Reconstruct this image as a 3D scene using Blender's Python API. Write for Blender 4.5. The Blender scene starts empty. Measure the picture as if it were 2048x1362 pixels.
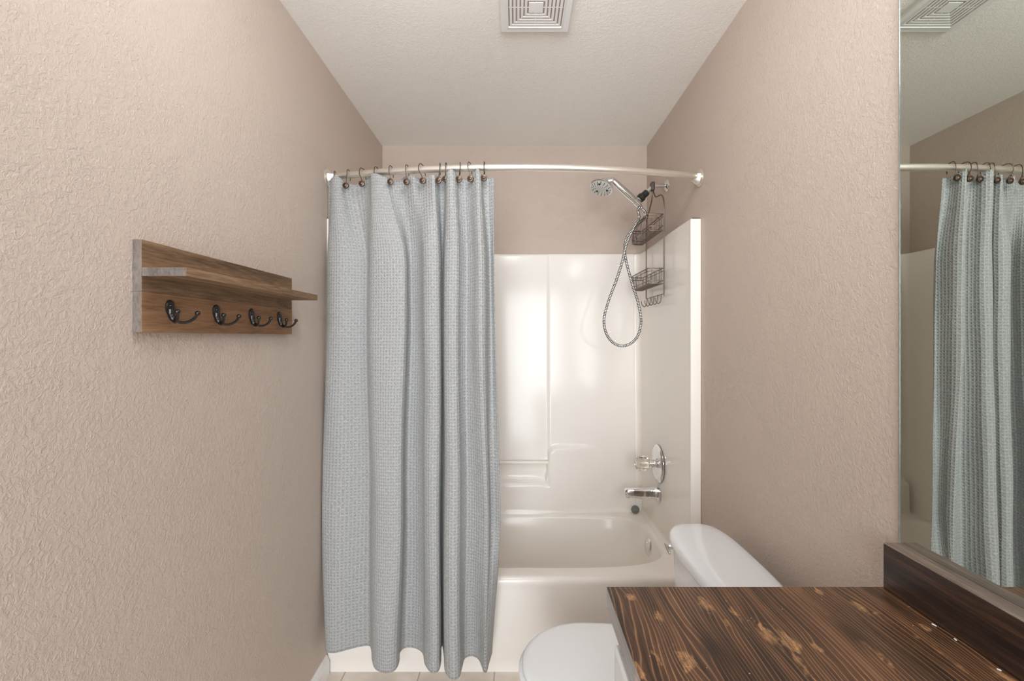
import bpy, bmesh, math, random
from mathutils import Vector, Matrix

PI = math.pi
sc = bpy.context.scene
COL = sc.collection

# ------------------------------------------------------------------ camera
CAMZ = 1.37
cd = bpy.data.cameras.new('camera')
cam = bpy.data.objects.new('camera', cd)
COL.objects.link(cam)
cam.location = (0, 0, CAMZ)
cam.rotation_euler = (PI / 2, 0, 0)
cd.sensor_width = 36
cd.lens = 36 * 910 / 2048
cd.shift_x = -9 / 2048
cd.shift_y = -7 / 2048
cd.clip_start = 0.01
sc.camera = cam

# ------------------------------------------------------------------ view + world + cycles
sc.view_settings.view_transform = 'Standard'
sc.view_settings.look = 'None'
sc.view_settings.gamma = 1
sc.view_settings.use_curve_mapping = False
sc.view_settings.exposure = 0.28
w = bpy.data.worlds.new('world')
sc.world = w
w.use_nodes = True
w.node_tree.nodes['Background'].inputs[0].default_value = (0.9, 0.95, 1, 1)
w.node_tree.nodes['Background'].inputs[1].default_value = 0.3
sc.cycles.use_denoising = True
sc.cycles.max_bounces = 10
sc.cycles.diffuse_bounces = 6
sc.cycles.glossy_bounces = 5
sc.cycles.transmission_bounces = 8
sc.cycles.sample_clamp_indirect = 8
sc.cycles.caustics_reflective = False
sc.cycles.caustics_refractive = False

# light strengths (the lamps are built further down)
VANITY_E = 17.0        # glass globes over the mirror
CEIL_FILL_E = 28.0          # added fill globe under the ceiling, out of view
REAR_FILL_W = 31.0          # added fill panel behind the camera

WL, WR, YB, YF, ZC = -0.773, 0.752, 2.624, -1.75, 2.471   # inner faces of the room


def area_light(name, loc, rot, sx, sy, watts, col):
    ld = bpy.data.lights.new(name, 'AREA')
    ld.shape = 'RECTANGLE'
    ld.size, ld.size_y = sx, sy
    ld.energy = watts
    ld.color = col
    o = bpy.data.objects.new(name, ld)
    COL.objects.link(o)
    o.location = loc
    o.rotation_euler = rot
    return o


dl = area_light('rear_fill_light', (-0.01, YF - 0.02, 1.16), (PI / 2, 0, 0), 1.36, 2.22, REAR_FILL_W, (0.91, 0.965, 1.0))  # added panel that carries fill light to the far end
dl.data.spread = math.radians(100)


# ------------------------------------------------------------------ material helpers
class NT:
    def __init__(s, name):
        s.m = bpy.data.materials.new(name)
        s.m.use_nodes = True
        s.t = s.m.node_tree
        s.b = s.t.nodes['Principled BSDF']

    def n(s, typ, **kw):
        nd = s.t.nodes.new(typ)
        for k, v in kw.items():
            setattr(nd, k, v)
        return nd

    def put(s, sock, v):
        if isinstance(v, bpy.types.NodeSocket):
            s.t.links.new(v, sock)
        elif v is not None:
            sock.default_value = v

    def math(s, op, a, b=None, c=None, clamp=False):
        nd = s.n('ShaderNodeMath', operation=op, use_clamp=clamp)
        s.put(nd.inputs[0], a)
        s.put(nd.inputs[1], b)
        s.put(nd.inputs[2], c)
        return nd.outputs[0]

    def vmath(s, op, a, b=None, out=0):
        nd = s.n('ShaderNodeVectorMath', operation=op)
        s.put(nd.inputs[0], a)
        s.put(nd.inputs[1], b)
        return nd.outputs[out]

    def coord(s, kind='Object', scale=None):
        o = s.n('ShaderNodeTexCoord').outputs[kind]
        if scale:
            mp = s.n('ShaderNodeMapping')
            s.put(mp.inputs['Vector'], o)
            mp.inputs['Scale'].default_value = scale
            o = mp.outputs[0]
        return o

    def noise(s, vec, scale, detail=3, rough=0.5, dist=0.0, out=0):
        nd = s.n('ShaderNodeTexNoise')
        s.put(nd.inputs['Vector'], vec)
        nd.inputs['Scale'].default_value = scale
        nd.inputs['Detail'].default_value = detail
        nd.inputs['Roughness'].default_value = rough
        nd.inputs['Distortion'].default_value = dist
        return nd.outputs[out]

    def ramp(s, fac, stops, interp='LINEAR'):
        nd = s.n('ShaderNodeValToRGB')
        s.put(nd.inputs[0], fac)
        cr = nd.color_ramp
        cr.interpolation = interp
        while len(cr.elements) < len(stops):
            cr.elements.new(0.5)
        for e, (p, c) in zip(cr.elements, stops):
            e.position = p
            e.color = (c[0], c[1], c[2], 1) if not isinstance(c, (int, float)) else (c, c, c, 1)
        return nd.outputs[0]

    def mix(s, fac, a, b, mode='MIX'):
        nd = s.n('ShaderNodeMix', data_type='RGBA', blend_type=mode)
        s.put(nd.inputs[0], fac)
        s.put(nd.inputs[6], a if isinstance(a, bpy.types.NodeSocket) else (*a, 1))
        s.put(nd.inputs[7], b if isinstance(b, bpy.types.NodeSocket) else (*b, 1))
        return nd.outputs[2]

    def bump(s, h, strength, dist=0.001, normal=None):
        nd = s.n('ShaderNodeBump')
        nd.inputs['Strength'].default_value = strength
        nd.inputs['Distance'].default_value = dist
        s.put(nd.inputs['Height'], h)
        if normal is not None:
            s.put(nd.inputs['Normal'], normal)
        return nd.outputs[0]

    def set(s, color=None, rough=None, metal=None, spec=None, normal=None, coat=None, trans=None,
            ior=None, sheen=None, coat_rough=None):
        b = s.b.inputs
        if color is not None:
            s.put(b['Base Color'], color if isinstance(color, bpy.types.NodeSocket) else (*color, 1))
        if rough is not None: s.put(b['Roughness'], rough)
        if metal is not None: s.put(b['Metallic'], metal)
        if spec is not None: s.put(b['Specular IOR Level'], spec)
        if normal is not None: s.put(b['Normal'], normal)
        if coat is not None: s.put(b['Coat Weight'], coat)
        if coat_rough is not None: s.put(b['Coat Roughness'], coat_rough)
        if trans is not None: s.put(b['Transmission Weight'], trans)
        if ior is not None: s.put(b['IOR'], ior)
        if sheen is not None: s.put(b['Sheen Weight'], sheen)
        return s.m


def srgb(r, g, b):
    f = lambda c: (c / 255 / 12.92) if c / 255 <= 0.04045 else ((c / 255 + 0.055) / 1.055) ** 2.4
    return (f(r), f(g), f(b))


def m_plaster(name, col, strength, scale=1.0, rough=0.6):
    k = NT(name)
    v = k.coord()
    a = k.noise(v, 55 * scale, 4, 0.62, 0.7)
    b = k.noise(v, 170 * scale, 2, 0.5, 0.2)
    c = k.noise(v, 9 * scale, 2, 0.5, 0)
    flat = k.ramp(a, [(0.42, 0), (0.6, 1)])                    # flattened tops of the sprayed texture
    msk = k.ramp(c, [(0.30, 0.5), (0.62, 1)])
    h = k.math('MULTIPLY', flat, msk)
    h = k.math('ADD', h, k.math('MULTIPLY', b, 0.35))
    return k.set(col, rough, normal=k.bump(h, strength, 0.0022), spec=0.35)


def m_simple(name, col, rough=0.4, metal=0.0, coat=None, spec=None, noise=None, coat_rough=None):
    k = NT(name)
    nrm = None
    v = k.coord()
    if noise:
        nrm = k.bump(k.noise(v, noise[0], 2), noise[1], 0.001)
    r = k.math('ADD', k.math('MULTIPLY', k.noise(v, 30, 2), 0.04), rough - 0.02)
    return k.set(col, r, metal, normal=nrm, coat=coat, spec=spec, coat_rough=coat_rough)


def m_counter(coat=0.12, coat_rough=0.2):
    """dark stained glued-up pine with pale late-wood lines and knots"""
    k = NT('stained_pine')
    v = k.coord()
    sep = k.n('ShaderNodeSeparateXYZ')
    k.put(sep.inputs[0], v)
    X, Y, Z = sep.outputs
    knots = [(.213, .857, .012, 1), (.249, .794, .014, 1), (.345, .83, .016, 1), (.254, .694, .020, 1),
             (.307, .717, .014, 0), (.414, .749, .020, 1), (.437, .735, .022, 1), (.581, .876, .010, 1),
             (.624, .826, .013, 1), (.474, .715, .010, 1), (.69, .767, .008, 1), (.705, .655, .018, 1),
             (.554, .749, .015, 0), (.179, .664, .013, 1), (.362, .780, .010, 1), (.30, .55, .02, 1), (.5, .45, .02, 1)]
    wrp = None
    pale = None
    dark = None
    stretch = k.n('ShaderNodeCombineXYZ')
    k.put(stretch.inputs[0], X)
    k.put(stretch.inputs[1], k.math('MULTIPLY', Y, 0.45))
    for i, (kx, ky, r, lt) in enumerate(knots):
        d = k.vmath('DISTANCE', stretch.outputs[0], (kx, ky * 0.45, 0), out=1)
        g = k.math('POWER', 2.718, k.math('MULTIPLY', k.math('POWER', k.math('DIVIDE', d, r * 1.15), 2), -1))
        sgn = 1.0 if i % 2 else -1.0
        wv = k.math('MULTIPLY', g, sgn * r * 0.42)
        wrp = wv if wrp is None else k.math('ADD', wrp, wv)
        if lt:
            gg = k.math('POWER', 2.718, k.math('MULTIPLY', k.math('POWER', k.math('DIVIDE', d, r * 0.78), 2), -1))
            pale = gg if pale is None else k.math('MAXIMUM', pale, gg)
        else:
            dark = g if dark is None else k.math('MAXIMUM', dark, g)
    low = k.n('ShaderNodeCombineXYZ')
    k.put(low.inputs[0], X)
    k.put(low.inputs[1], k.math('MULTIPLY', Y, 0.16))
    k.put(low.inputs[2], k.math('MULTIPLY', Z, 0.5))
    bend = k.noise(low.outputs[0], 7, 2, 0.5)
    u = k.math('ADD', k.math('ADD', X, wrp), k.math('MULTIPLY', bend, 0.035))
    u = k.math('ADD', u, k.math('MULTIPLY', k.noise(low.outputs[0], 60, 2), 0.003))
    u = k.math('ADD', u, k.math('MULTIPLY', Z, 0.6))
    # lines of uneven spacing
    ph = k.math('ADD', k.math('MULTIPLY', u, 135.0), k.math('MULTIPLY', k.noise(low.outputs[0], 14, 1), 5.0))
    fr = k.math('FRACT', ph)
    ln = k.math('POWER', k.math('ABSOLUTE', k.math('SUBTRACT', k.math('MULTIPLY', fr, 2.0), 1.0)), 7.0)
    fine = k.n('ShaderNodeCombineXYZ')
    k.put(fine.inputs[0], u)
    k.put(fine.inputs[1], k.math('MULTIPLY', Y, 0.03))
    streak = k.noise(fine.outputs[0], 420, 3, 0.6)
    streak2 = k.noise(fine.outputs[0], 50, 2, 0.5)
    blot = k.noise(low.outputs[0], 16, 4, 0.6)
    # four glued boards, each its own tone
    bd = k.math('FLOOR', k.math('DIVIDE', k.math('ADD', X, -0.16), 0.137))
    wn = k.n('ShaderNodeTexWhiteNoise', noise_dimensions='1D')
    k.put(wn.inputs['W'], bd)
    tone = k.math('ADD', k.math('MULTIPLY', streak2, 0.55), k.math('MULTIPLY', blot, 0.55))
    tone = k.math('ADD', tone, k.math('MULTIPLY', wn.outputs[0], 0.10))
    tone = k.math('ADD', tone, k.math('MULTIPLY', k.math('SUBTRACT', streak, 0.5), 0.45))
    base = k.ramp(tone, [(0.42, srgb(34, 25, 21)), (0.54, srgb(60, 42, 32)), (0.68, srgb(90, 62, 44)), (0.86, srgb(130, 93, 65))])
    lnf = k.math('MULTIPLY', ln, k.ramp(blot, [(0.36, 0.25), (0.60, 1.0)]))
    c = k.mix(lnf, base, srgb(184, 138, 98))
    grainy = k.noise(v, 190, 4, 0.7, 0.5)
    mp = k.n('ShaderNodeMapping')
    k.put(mp.inputs['Vector'], v)
    mp.inputs['Scale'].default_value = (1, 0.4, 1)
    rag = k.noise(mp.outputs[0], 75, 4, 0.65, 0.6)
    # long pale streaks of missed stain
    for sx, sy, sr in ((.385, .815, .010), (.425, .690, .013), (.640, .790, .011), (.655, .700, .010), (.560, .690, .012), (.215, .700, .007)):
        q2 = k.n('ShaderNodeCombineXYZ')
        k.put(q2.inputs[0], u if False else X)
        k.put(q2.inputs[1], k.math('MULTIPLY', Y, 0.16))
        d = k.vmath('DISTANCE', q2.outputs[0], (sx, sy * 0.16, 0), out=1)
        gg = k.math('MULTIPLY', k.math('POWER', 2.718, k.math('MULTIPLY', k.math('POWER', k.math('DIVIDE', d, sr), 2), -1)), 0.62)
        pale = k.math('MAXIMUM', pale, gg)
    pm = k.math('ADD', pale, k.math('MULTIPLY', k.math('SUBTRACT', rag, 0.5), 2.6))
    pf = k.ramp(pm, [(0.50, 0), (0.95, 1)])
    pf = k.math('MULTIPLY', pf, k.math('MULTIPLY', k.ramp(pale, [(0.05, 0), (0.35, 1)]), k.ramp(streak, [(0.36, 0.35), (0.58, 1.0)])))
    pf = k.math('MULTIPLY', pf, k.ramp(grainy, [(0.36, 0.45), (0.58, 0.95)]))
    c = k.mix(pf, c, srgb(198, 150, 102))
    core = k.math('MULTIPLY', k.ramp(k.math('ADD', pale, k.math('MULTIPLY', k.math('SUBTRACT', rag, 0.5), 1.6)), [(0.98, 0), (1.12, 1)]), k.ramp(grainy, [(0.45, 0), (0.6, 1)]))
    c = k.mix(k.math('MULTIPLY', core, 0.75), c, srgb(84, 54, 37))
    c = k.mix(k.math('MULTIPLY', dark, 0.75), c, srgb(42, 29, 22))
    # board seams
    sm = k.math('FRACT', k.math('DIVIDE', k.math('ADD', X, -0.16), 0.137))
    seam = k.math('LESS_THAN', sm, 0.006)
    c = k.mix(k.math('MULTIPLY', seam, 0.5), c, srgb(40, 26, 18))
    # white dust
    vor = k.n('ShaderNodeTexVoronoi')
    k.put(vor.inputs['Vector'], v)
    vor.inputs['Scale'].default_value = 55
    sp = k.math('MULTIPLY', k.math('LESS_THAN', vor.outputs['Distance'], 0.055),
                k.math('GREATER_THAN', k.noise(v, 23, 1), 0.58))
    c = k.mix(k.math('MULTIPLY', sp, 0.8), c, (0.7, 0.68, 0.65))
    n = k.bump(k.math('ADD', streak, k.math('MULTIPLY', grainy, 0.4)), 0.22, 0.0006)
    return k.set(c, k.ramp(blot, [(0.3, 0.30), (0.7, 0.42)]), normal=n, spec=0.35, coat=coat, coat_rough=coat_rough)


def m_splash(cols=None):
    k = NT('dark_stained_board')
    v = k.coord()
    sep = k.n('ShaderNodeSeparateXYZ')
    k.put(sep.inputs[0], v)
    X, Y, Z = sep.outputs
    cb = k.n('ShaderNodeCombineXYZ')
    k.put(cb.inputs[0], X)
    k.put(cb.inputs[1], k.math('MULTIPLY', Y, 0.05))
    k.put(cb.inputs[2], Z)
    a = k.noise(cb.outputs[0], 260, 4, 0.65)
    b = k.noise(cb.outputs[0], 40, 3, 0.5, 0.4)
    t = k.math('ADD', k.math('MULTIPLY', a, 0.5), k.math('MULTIPLY', b, 0.5))
    c = k.ramp(t, list(zip((0.38, 0.52, 0.62, 0.72), cols or (srgb(34, 24, 20), srgb(56, 40, 32), srgb(80, 56, 42), srgb(120, 84, 56)))))
    return k.set(c, 0.42, normal=k.bump(a, 0.3, 0.0006), spec=0.45, coat=0.3, coat_rough=0.2)


def m_rackwood(name, cols, end=False, axis=1):
    k = NT(name)
    v = k.coord()
    sep = k.n('ShaderNodeSeparateXYZ')
    k.put(sep.inputs[0], v)
    s = [1, 1, 1]
    if end:
        s = [1, 0.3, 0.35]
    else:
        s[axis] = 0.07
    mp = k.n('ShaderNodeMapping')
    k.put(mp.inputs['Vector'], v)
    mp.inputs['Scale'].default_value = s
    a = k.noise(mp.outputs[0], 230, 4, 0.65)
    b = k.noise(mp.outputs[0], 26, 3, 0.5, 0.5)
    t = k.math('ADD', k.math('MULTIPLY', a, 0.45), k.math('MULTIPLY', b, 0.55))
    c = k.ramp(t, [(0.36, cols[0]), (0.5, cols[1]), (0.64, cols[2])])
    return k.set(c, 0.62, normal=k.bump(a, 0.3, 0.0006), spec=0.3)


def m_waffle():
    k = NT('waffle_weave')
    uv = k.n('ShaderNodeTexCoord').outputs['UV']
    sep = k.n('ShaderNodeSeparateXYZ')
    k.put(sep.inputs[0], uv)
    U, V = sep.outputs[0], sep.outputs[1]
    f = 2 * PI / 0.0118
    su = k.math('COSINE', k.math('MULTIPLY', U, f))
    sv = k.math('COSINE', k.math('MULTIPLY', V, f))
    rid = k.math('MAXIMUM', su, sv)                     # raised grid, sunk cells
    cell = k.math('MULTIPLY', k.math('ADD', rid, 1.0), 0.5)
    thr = k.noise(uv, 1100, 2, 0.6)
    mp = k.n('ShaderNodeMapping')
    k.put(mp.inputs['Vector'], uv)
    mp.inputs['Scale'].default_value = (1, 0.12, 1)
    slub = k.noise(mp.outputs[0], 700, 2, 0.6)
    mp2 = k.n('ShaderNodeMapping')
    k.put(mp2.inputs['Vector'], uv)
    mp2.inputs['Scale'].default_value = (0.12, 1, 1)
    slub2 = k.noise(mp2.outputs[0], 700, 2, 0.6)
    t = k.math('ADD', k.math('ADD', k.math('MULTIPLY', thr, 0.34), k.math('MULTIPLY', slub, 0.33)), k.math('MULTIPLY', slub2, 0.33))
    c = k.ramp(t, [(0.38, srgb(128, 129, 130)), (0.5, srgb(168, 168, 167)), (0.62, srgb(202, 200, 197))])
    c = k.mix(k.math('MULTIPLY', k.math('SUBTRACT', 1.0, cell), 0.46), c, srgb(134, 137, 140))   # darker tone in the sunk cells
    h = k.math('ADD', k.math('MULTIPLY', cell, 1.0), k.math('MULTIPLY', t, 0.35))
    return k.set(c, 0.9, normal=k.bump(h, 0.9, 0.0026), spec=0.1, sheen=0.15)


def m_tile():
    k = NT('floor_tile')
    v = k.vmath('ADD', k.coord(), (0.09, -1.70, 0))
    br = k.n('ShaderNodeTexBrick')
    k.put(br.inputs['Vector'], v)
    br.offset = 0
    br.inputs['Scale'].default_value = 1
    br.inputs['Brick Width'].default_value = 0.305
    br.inputs['Row Height'].default_value = 0.305
    br.inputs['Mortar Size'].default_value = 0.003
    br.inputs['Mortar Smooth'].default_value = 0.3
    n = k.noise(v, 14, 4, 0.6)
    tc = k.ramp(n, [(0.35, srgb(218, 207, 195)), (0.65, srgb(230, 221, 211))])
    c = k.mix(br.outputs['Fac'], tc, srgb(178, 163, 148))
    return k.set(c, 0.35, normal=k.bump(br.outputs['Fac'], -0.4, 0.001))


def m_hose():
    k = NT('hose_metal')
    uv = k.n('ShaderNodeTexCoord').outputs['UV']
    sep = k.n('ShaderNodeSeparateXYZ')
    k.put(sep.inputs[0], uv)
    s = k.math('SINE', k.math('MULTIPLY', sep.outputs[1], 2 * PI / 0.0076))
    s = k.math('MULTIPLY', k.math('ADD', s, 1.0), 0.5)
    c = k.ramp(s, [(0.25, (0.03, 0.03, 0.03)), (0.5, (0.75, 0.75, 0.74))])
    return k.set(c, 0.22, k.ramp(s, [(0.25, 0.3), (0.5, 1.0)]), normal=k.bump(s, 0.8, 0.001))


M = {}
M['wall'] = m_plaster('taupe_wall_paint', srgb(198, 182, 170), 0.50, 1.9)
M['ceiling'] = m_plaster('ceiling_paint', srgb(246, 243, 238), 0.42, 1.8, 0.7)
M['trim'] = m_simple('white_trim', srgb(232, 230, 227), 0.3)
M['tile'] = m_tile()
M['fiberglass'] = m_simple('cream_gelcoat', srgb(242, 236, 229), 0.14, coat=0.05, spec=0.24, noise=(5, 0.10), coat_rough=0.08)
M['porcelain'] = m_simple('white_porcelain', srgb(232, 235, 239), 0.08, coat=0.5)
M['seat'] = m_simple('white_plastic', srgb(236, 238, 240), 0.25)
M['chrome'] = m_simple('chrome', (0.82, 0.82, 0.82), 0.06, 1.0)
M['nickel'] = m_simple('satin_nickel', srgb(236, 231, 222), 0.36, 0.9)
M['bronze'] = m_simple('oil_rubbed_bronze', srgb(92, 76, 66), 0.34, 0.85)
M['wire'] = m_simple('bronze_wire', srgb(112, 99, 90), 0.36, 0.8)
M['blackmetal'] = m_simple('black_metal', srgb(66, 64, 63), 0.3, 0.85)
M['blackplastic'] = m_simple('black_plastic', srgb(38, 37, 36), 0.4)
M['brownrubber'] = m_simple('brown_rubber', srgb(78, 66, 60), 0.5)
M['greyrubber'] = m_simple('grey_rubber', srgb(122, 120, 114), 0.55)
M['nozzle'] = m_simple('nozzle_face', srgb(205, 204, 198), 0.4)
M['whitepaint'] = m_simple('white_cabinet_paint', srgb(228, 228, 228), 0.35)
M['ventplastic'] = m_simple('vent_plastic', srgb(234, 234, 233), 0.4)
M['ventdark'] = m_simple('vent_backing_taupe', srgb(164, 148, 138), 0.9)  # darker taupe plate close behind the grille slots
M['counter'] = m_counter()
M['counteredge'] = m_counter(1.0, 0.22)
M['splash'] = m_splash()
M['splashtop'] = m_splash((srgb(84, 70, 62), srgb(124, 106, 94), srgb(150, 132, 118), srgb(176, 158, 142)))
M['rack'] = m_rackwood('weathered_walnut', [srgb(84, 64, 47), srgb(124, 97, 72), srgb(154, 124, 95)])
M['racklow'] = m_rackwood('weathered_walnut_lower', [srgb(112, 82, 58), srgb(145, 109, 79), srgb(166, 130, 96)])
M['rackend'] = m_rackwood('weathered_end_grain', [srgb(86, 78, 73), srgb(114, 105, 98), srgb(136, 126, 118)], end=True)
M['waffle'] = m_waffle()
M['hose'] = m_hose()
M['flake'] = m_simple('white_flake', (0.85, 0.85, 0.85), 0.5)

k = NT('mirror_silver')
M['mirror'] = k.set((0.69, 0.73, 0.67), 0.0, 1.0)
k = NT('mirror_edge')
M['mirroredge'] = k.set(srgb(150, 165, 160), 0.15, 0.6)
k = NT('clear_acrylic')
M['acrylic'] = k.set((0.98, 0.93, 0.84), 0.02, trans=1.0, ior=1.49)
k = NT('lamp_globe')
k.b.inputs['Base Color'].default_value = (1, 1, 1, 1)
k.b.inputs['Emission Color'].default_value = (0.96, 0.98, 1.0, 1)
k.b.inputs['Emission Strength'].default_value = VANITY_E
M['globe'] = k.m
k = NT('fill_globe')  # glow of the added ceiling fill globe
k.b.inputs['Emission Color'].default_value = (0.93, 0.97, 1.0, 1)
k.b.inputs['Emission Strength'].default_value = CEIL_FILL_E
M['fillglobe'] = k.m


# ------------------------------------------------------------------ object helpers
def obj(name, bm, mat, parent=None, smooth=True, angle=35, loc=None):
    bmesh.ops.recalc_face_normals(bm, faces=bm.faces)
    me = bpy.data.meshes.new(name)
    bm.to_mesh(me)
    bm.free()
    mats = mat if isinstance(mat, (list, tuple)) else [mat]
    for m_ in mats:
        me.materials.append(m_)
    if smooth:
        me.polygons.foreach_set('use_smooth', [True] * len(me.polygons))
        try:
            me.set_sharp_from_angle(angle=math.radians(angle))
        except Exception:
            pass
    o = bpy.data.objects.new(name, me)
    COL.objects.link(o)
    if parent:
        o.parent = parent
    if loc:
        o.location = loc
    return o


def thing(name, label, cat, loc=(0, 0, 0), group=None):
    o = bpy.data.objects.new(name, None)
    COL.objects.link(o)
    o.location = loc
    o.empty_display_size = 0.05
    o['label'] = label
    o['category'] = cat
    if group: o['group'] = group
    return o


def tag(o, label, cat, group=None, kind=None):
    o['label'] = label
    o['category'] = cat
    if group: o['group'] = group
    if kind: o['kind'] = kind
    return o


def local(bm, root):
    """shift world-space geometry into the frame of its thing"""
    bmesh.ops.translate(bm, verts=bm.verts, vec=-Vector(root.location))
    return bm


def part(name, bm, mat, root, **kw):
    base = root
    off = Vector(root.location)
    while base.parent:
        base = base.parent
        off = off + Vector(base.location)
    bmesh.ops.translate(bm, verts=bm.verts, vec=-off)
    return obj(name, bm, mat, root, **kw)


def box(bm, lo, hi, bev=0.0, seg=2, mat=0):
    vs = [bm.verts.new((x, y, z)) for z in (lo[2], hi[2]) for y in (lo[1], hi[1]) for x in (lo[0], hi[0])]
    fs = []
    for q in ((0, 2, 3, 1), (4, 5, 7, 6), (0, 1, 5, 4), (2, 6, 7, 3), (0, 4, 6, 2), (1, 3, 7, 5)):
        f = bm.faces.new([vs[i] for i in q])
        f.material_index = mat
        fs.append(f)
    if bev > 0:
        es = list({e for f in fs for e in f.edges})
        bmesh.ops.bevel(bm, geom=es, offset=bev, segments=seg, profile=0.5, affect='EDGES')
    return bm


def bbox(lo, hi, bev=0.0, seg=2):
    return box(bmesh.new(), lo, hi, bev, seg)


def crom(pts, n=8, closed=False):
    """Catmull-Rom through the points"""
    P = [Vector(p) for p in pts]
    out = []
    N = len(P)
    segs = N if closed else N - 1
    for i in range(segs):
        if closed:
            a, b, c, d = P[(i - 1) % N], P[i], P[(i + 1) % N], P[(i + 2) % N]
        else:
            b, c = P[i], P[i + 1]
            a = P[i - 1] if i else b * 2 - c
            d = P[i + 2] if i + 2 < N else c * 2 - b
        for j in range(n):
            t = j / n
            out.append(0.5 * (2 * b + (c - a) * t + (2 * a - 5 * b + 4 * c - d) * t * t + (3 * b - a - 3 * c + d) * t ** 3))
    if not closed:
        out.append(P[-1])
    return out


def tube(bm, pts, r, seg=10, closed=False, caps=True, uv=False):
    P = [Vector(p) for p in pts]
    N = len(P)
    rad = r if isinstance(r, (list, tuple)) else [r] * N
    T = []
    for i in range(N):
        a = P[(i - 1) % N] if (closed or i) else P[0]
        b = P[(i + 1) % N] if (closed or i < N - 1) else P[-1]
        d = (b - a)
        T.append(d.normalized() if d.length > 1e-9 else Vector((0, 0, 1)))
    up = Vector((0, 0, 1)) if abs(T[0].z) < 0.9 else Vector((1, 0, 0))
    nrm = (up - T[0] * up.dot(T[0])).normalized()
    rings = []
    L = 0
    lens = []
    for i in range(N):
        if i:
            nrm = (nrm - T[i] * nrm.dot(T[i]))
            nrm.normalize()
            L += (P[i] - P[i - 1]).length
        lens.append(L)
        bn = T[i].cross(nrm)
        rings.append([bm.verts.new(P[i] + (nrm * math.cos(2 * PI * j / seg) + bn * math.sin(2 * PI * j / seg)) * rad[i]) for j in range(seg)])
    ul = bm.loops.layers.uv.verify() if uv else None
    M_ = N if closed else N - 1
    for i in range(M_):
        A, B = rings[i], rings[(i + 1) % N]
        for j in range(seg):
            f = bm.faces.new((A[j], A[(j + 1) % seg], B[(j + 1) % seg], B[j]))
            if ul:
                for lp, (uu, vv) in zip(f.loops, ((j / seg, lens[i]), ((j + 1) / seg, lens[i]), ((j + 1) / seg, lens[i + 1]), (j / seg, lens[i + 1]))):
                    lp[ul].uv = (uu, vv)
    if caps and not closed:
        bm.faces.new(rings[0][::-1])
        bm.faces.new(rings[-1])
    return bm


def tb(pts, r, seg=10, **kw):
    return tube(bmesh.new(), pts, r, seg, **kw)


def lathe(bm, prof, org, axis, seg=32, caps=True):
    """prof: (radius, distance along axis)"""
    ax = Vector(axis).normalized()
    up = Vector((0, 0, 1)) if abs(ax.z) < 0.9 else Vector((1, 0, 0))
    u = ax.cross(up).normalized()
    v = ax.cross(u)
    org = Vector(org)
    rings = []
    for r, h in prof:
        rings.append([bm.verts.new(org + ax * h + (u * math.cos(2 * PI * j / seg) + v * math.sin(2 * PI * j / seg)) * max(r, 1e-5)) for j in range(seg)])
    for A, B in zip(rings, rings[1:]):
        for j in range(seg):
            bm.faces.new((A[j], A[(j + 1) % seg], B[(j + 1) % seg], B[j]))
    if caps:
        bm.faces.new(rings[0][::-1])
        bm.faces.new(rings[-1])
    return bm


def lt(prof, org, axis, seg=32):
    return lathe(bmesh.new(), prof, org, axis, seg)


def loft(bm, loops, cap0=True, cap1=True):
    R = [[bm.verts.new(p) for p in lp] for lp in loops]
    n = len(R[0])
    for A, B in zip(R, R[1:]):
        for j in range(n):
            bm.faces.new((A[j], A[(j + 1) % n], B[(j + 1) % n], B[j]))
    if cap0: bm.faces.new(R[0][::-1])
    if cap1: bm.faces.new(R[-1])
    return bm


def sell(cx, cy, a, b, z, e=4.0, n=64, skew=0.0):
    """superellipse loop"""
    out = []
    for j in range(n):
        t = 2 * PI * j / n
        c, s = math.cos(t), math.sin(t)
        x = math.copysign(abs(c) ** (2 / e), c) * a
        y = math.copysign(abs(s) ** (2 / e), s) * b
        out.append(Vector((cx + x, cy + y, z)))
    return out


def ball(bm, c, r, seg=16):
    prof = [(r * math.sin(PI * i / 10), -r * math.cos(PI * i / 10)) for i in range(11)]
    return lathe(bm, prof, c, (0, 0, 1), seg, caps=False)


def sstep(a, b, x):
    t = min(1, max(0, (x - a) / (b - a)))
    return t * t * (3 - 2 * t)


def struct(name, bm, mat, label, parent=None, **kw):
    o = obj(name, bm, mat, parent, **kw)
    if parent is None:
        o['kind'] = 'structure'
        o['label'] = label
        o['category'] = name.split('_')[0]
    return o


# ------------------------------------------------------------------ room shell
T = 0.10
struct('floor', bbox((WL - T, YF - T, -0.08), (WR + T, YB + T, 0)), M['tile'], 'beige tiled bathroom floor', smooth=False)
struct('ceiling', bbox((WL - T, YF - T, ZC), (WR + T, YB + T, ZC + 0.08)), M['ceiling'], 'cream textured bathroom ceiling', smooth=False)
struct('wall_left', bbox((WL - T, YF - T, 0), (WL, YB + T, ZC)), M['wall'], 'taupe textured wall holding the wooden coat rack', smooth=False)
struct('wall_right', bbox((WR, YF - T, 0), (WR + T, YB + T, ZC)), M['wall'], 'taupe textured wall holding the mirror', smooth=False)
struct('wall_back', bbox((WL, YB, 0), (WR, YB + T, ZC)), M['wall'], 'taupe wall above the tub surround', smooth=False)
# wall behind the camera, with a wide opening added for the fill panel
bm = bmesh.new()
DX0, DX1, DZ = -0.70, 0.68, 2.30
box(bm, (WL, YF - T, 0), (DX0, YF, ZC))
box(bm, (DX1, YF - T, 0), (WR, YF, ZC))
box(bm, (DX0, YF - T, DZ), (DX1, YF, ZC))
struct('wall_front', bm, M['wall'], 'taupe wall with an added wide opening for fill light behind the camera', smooth=False)


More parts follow.
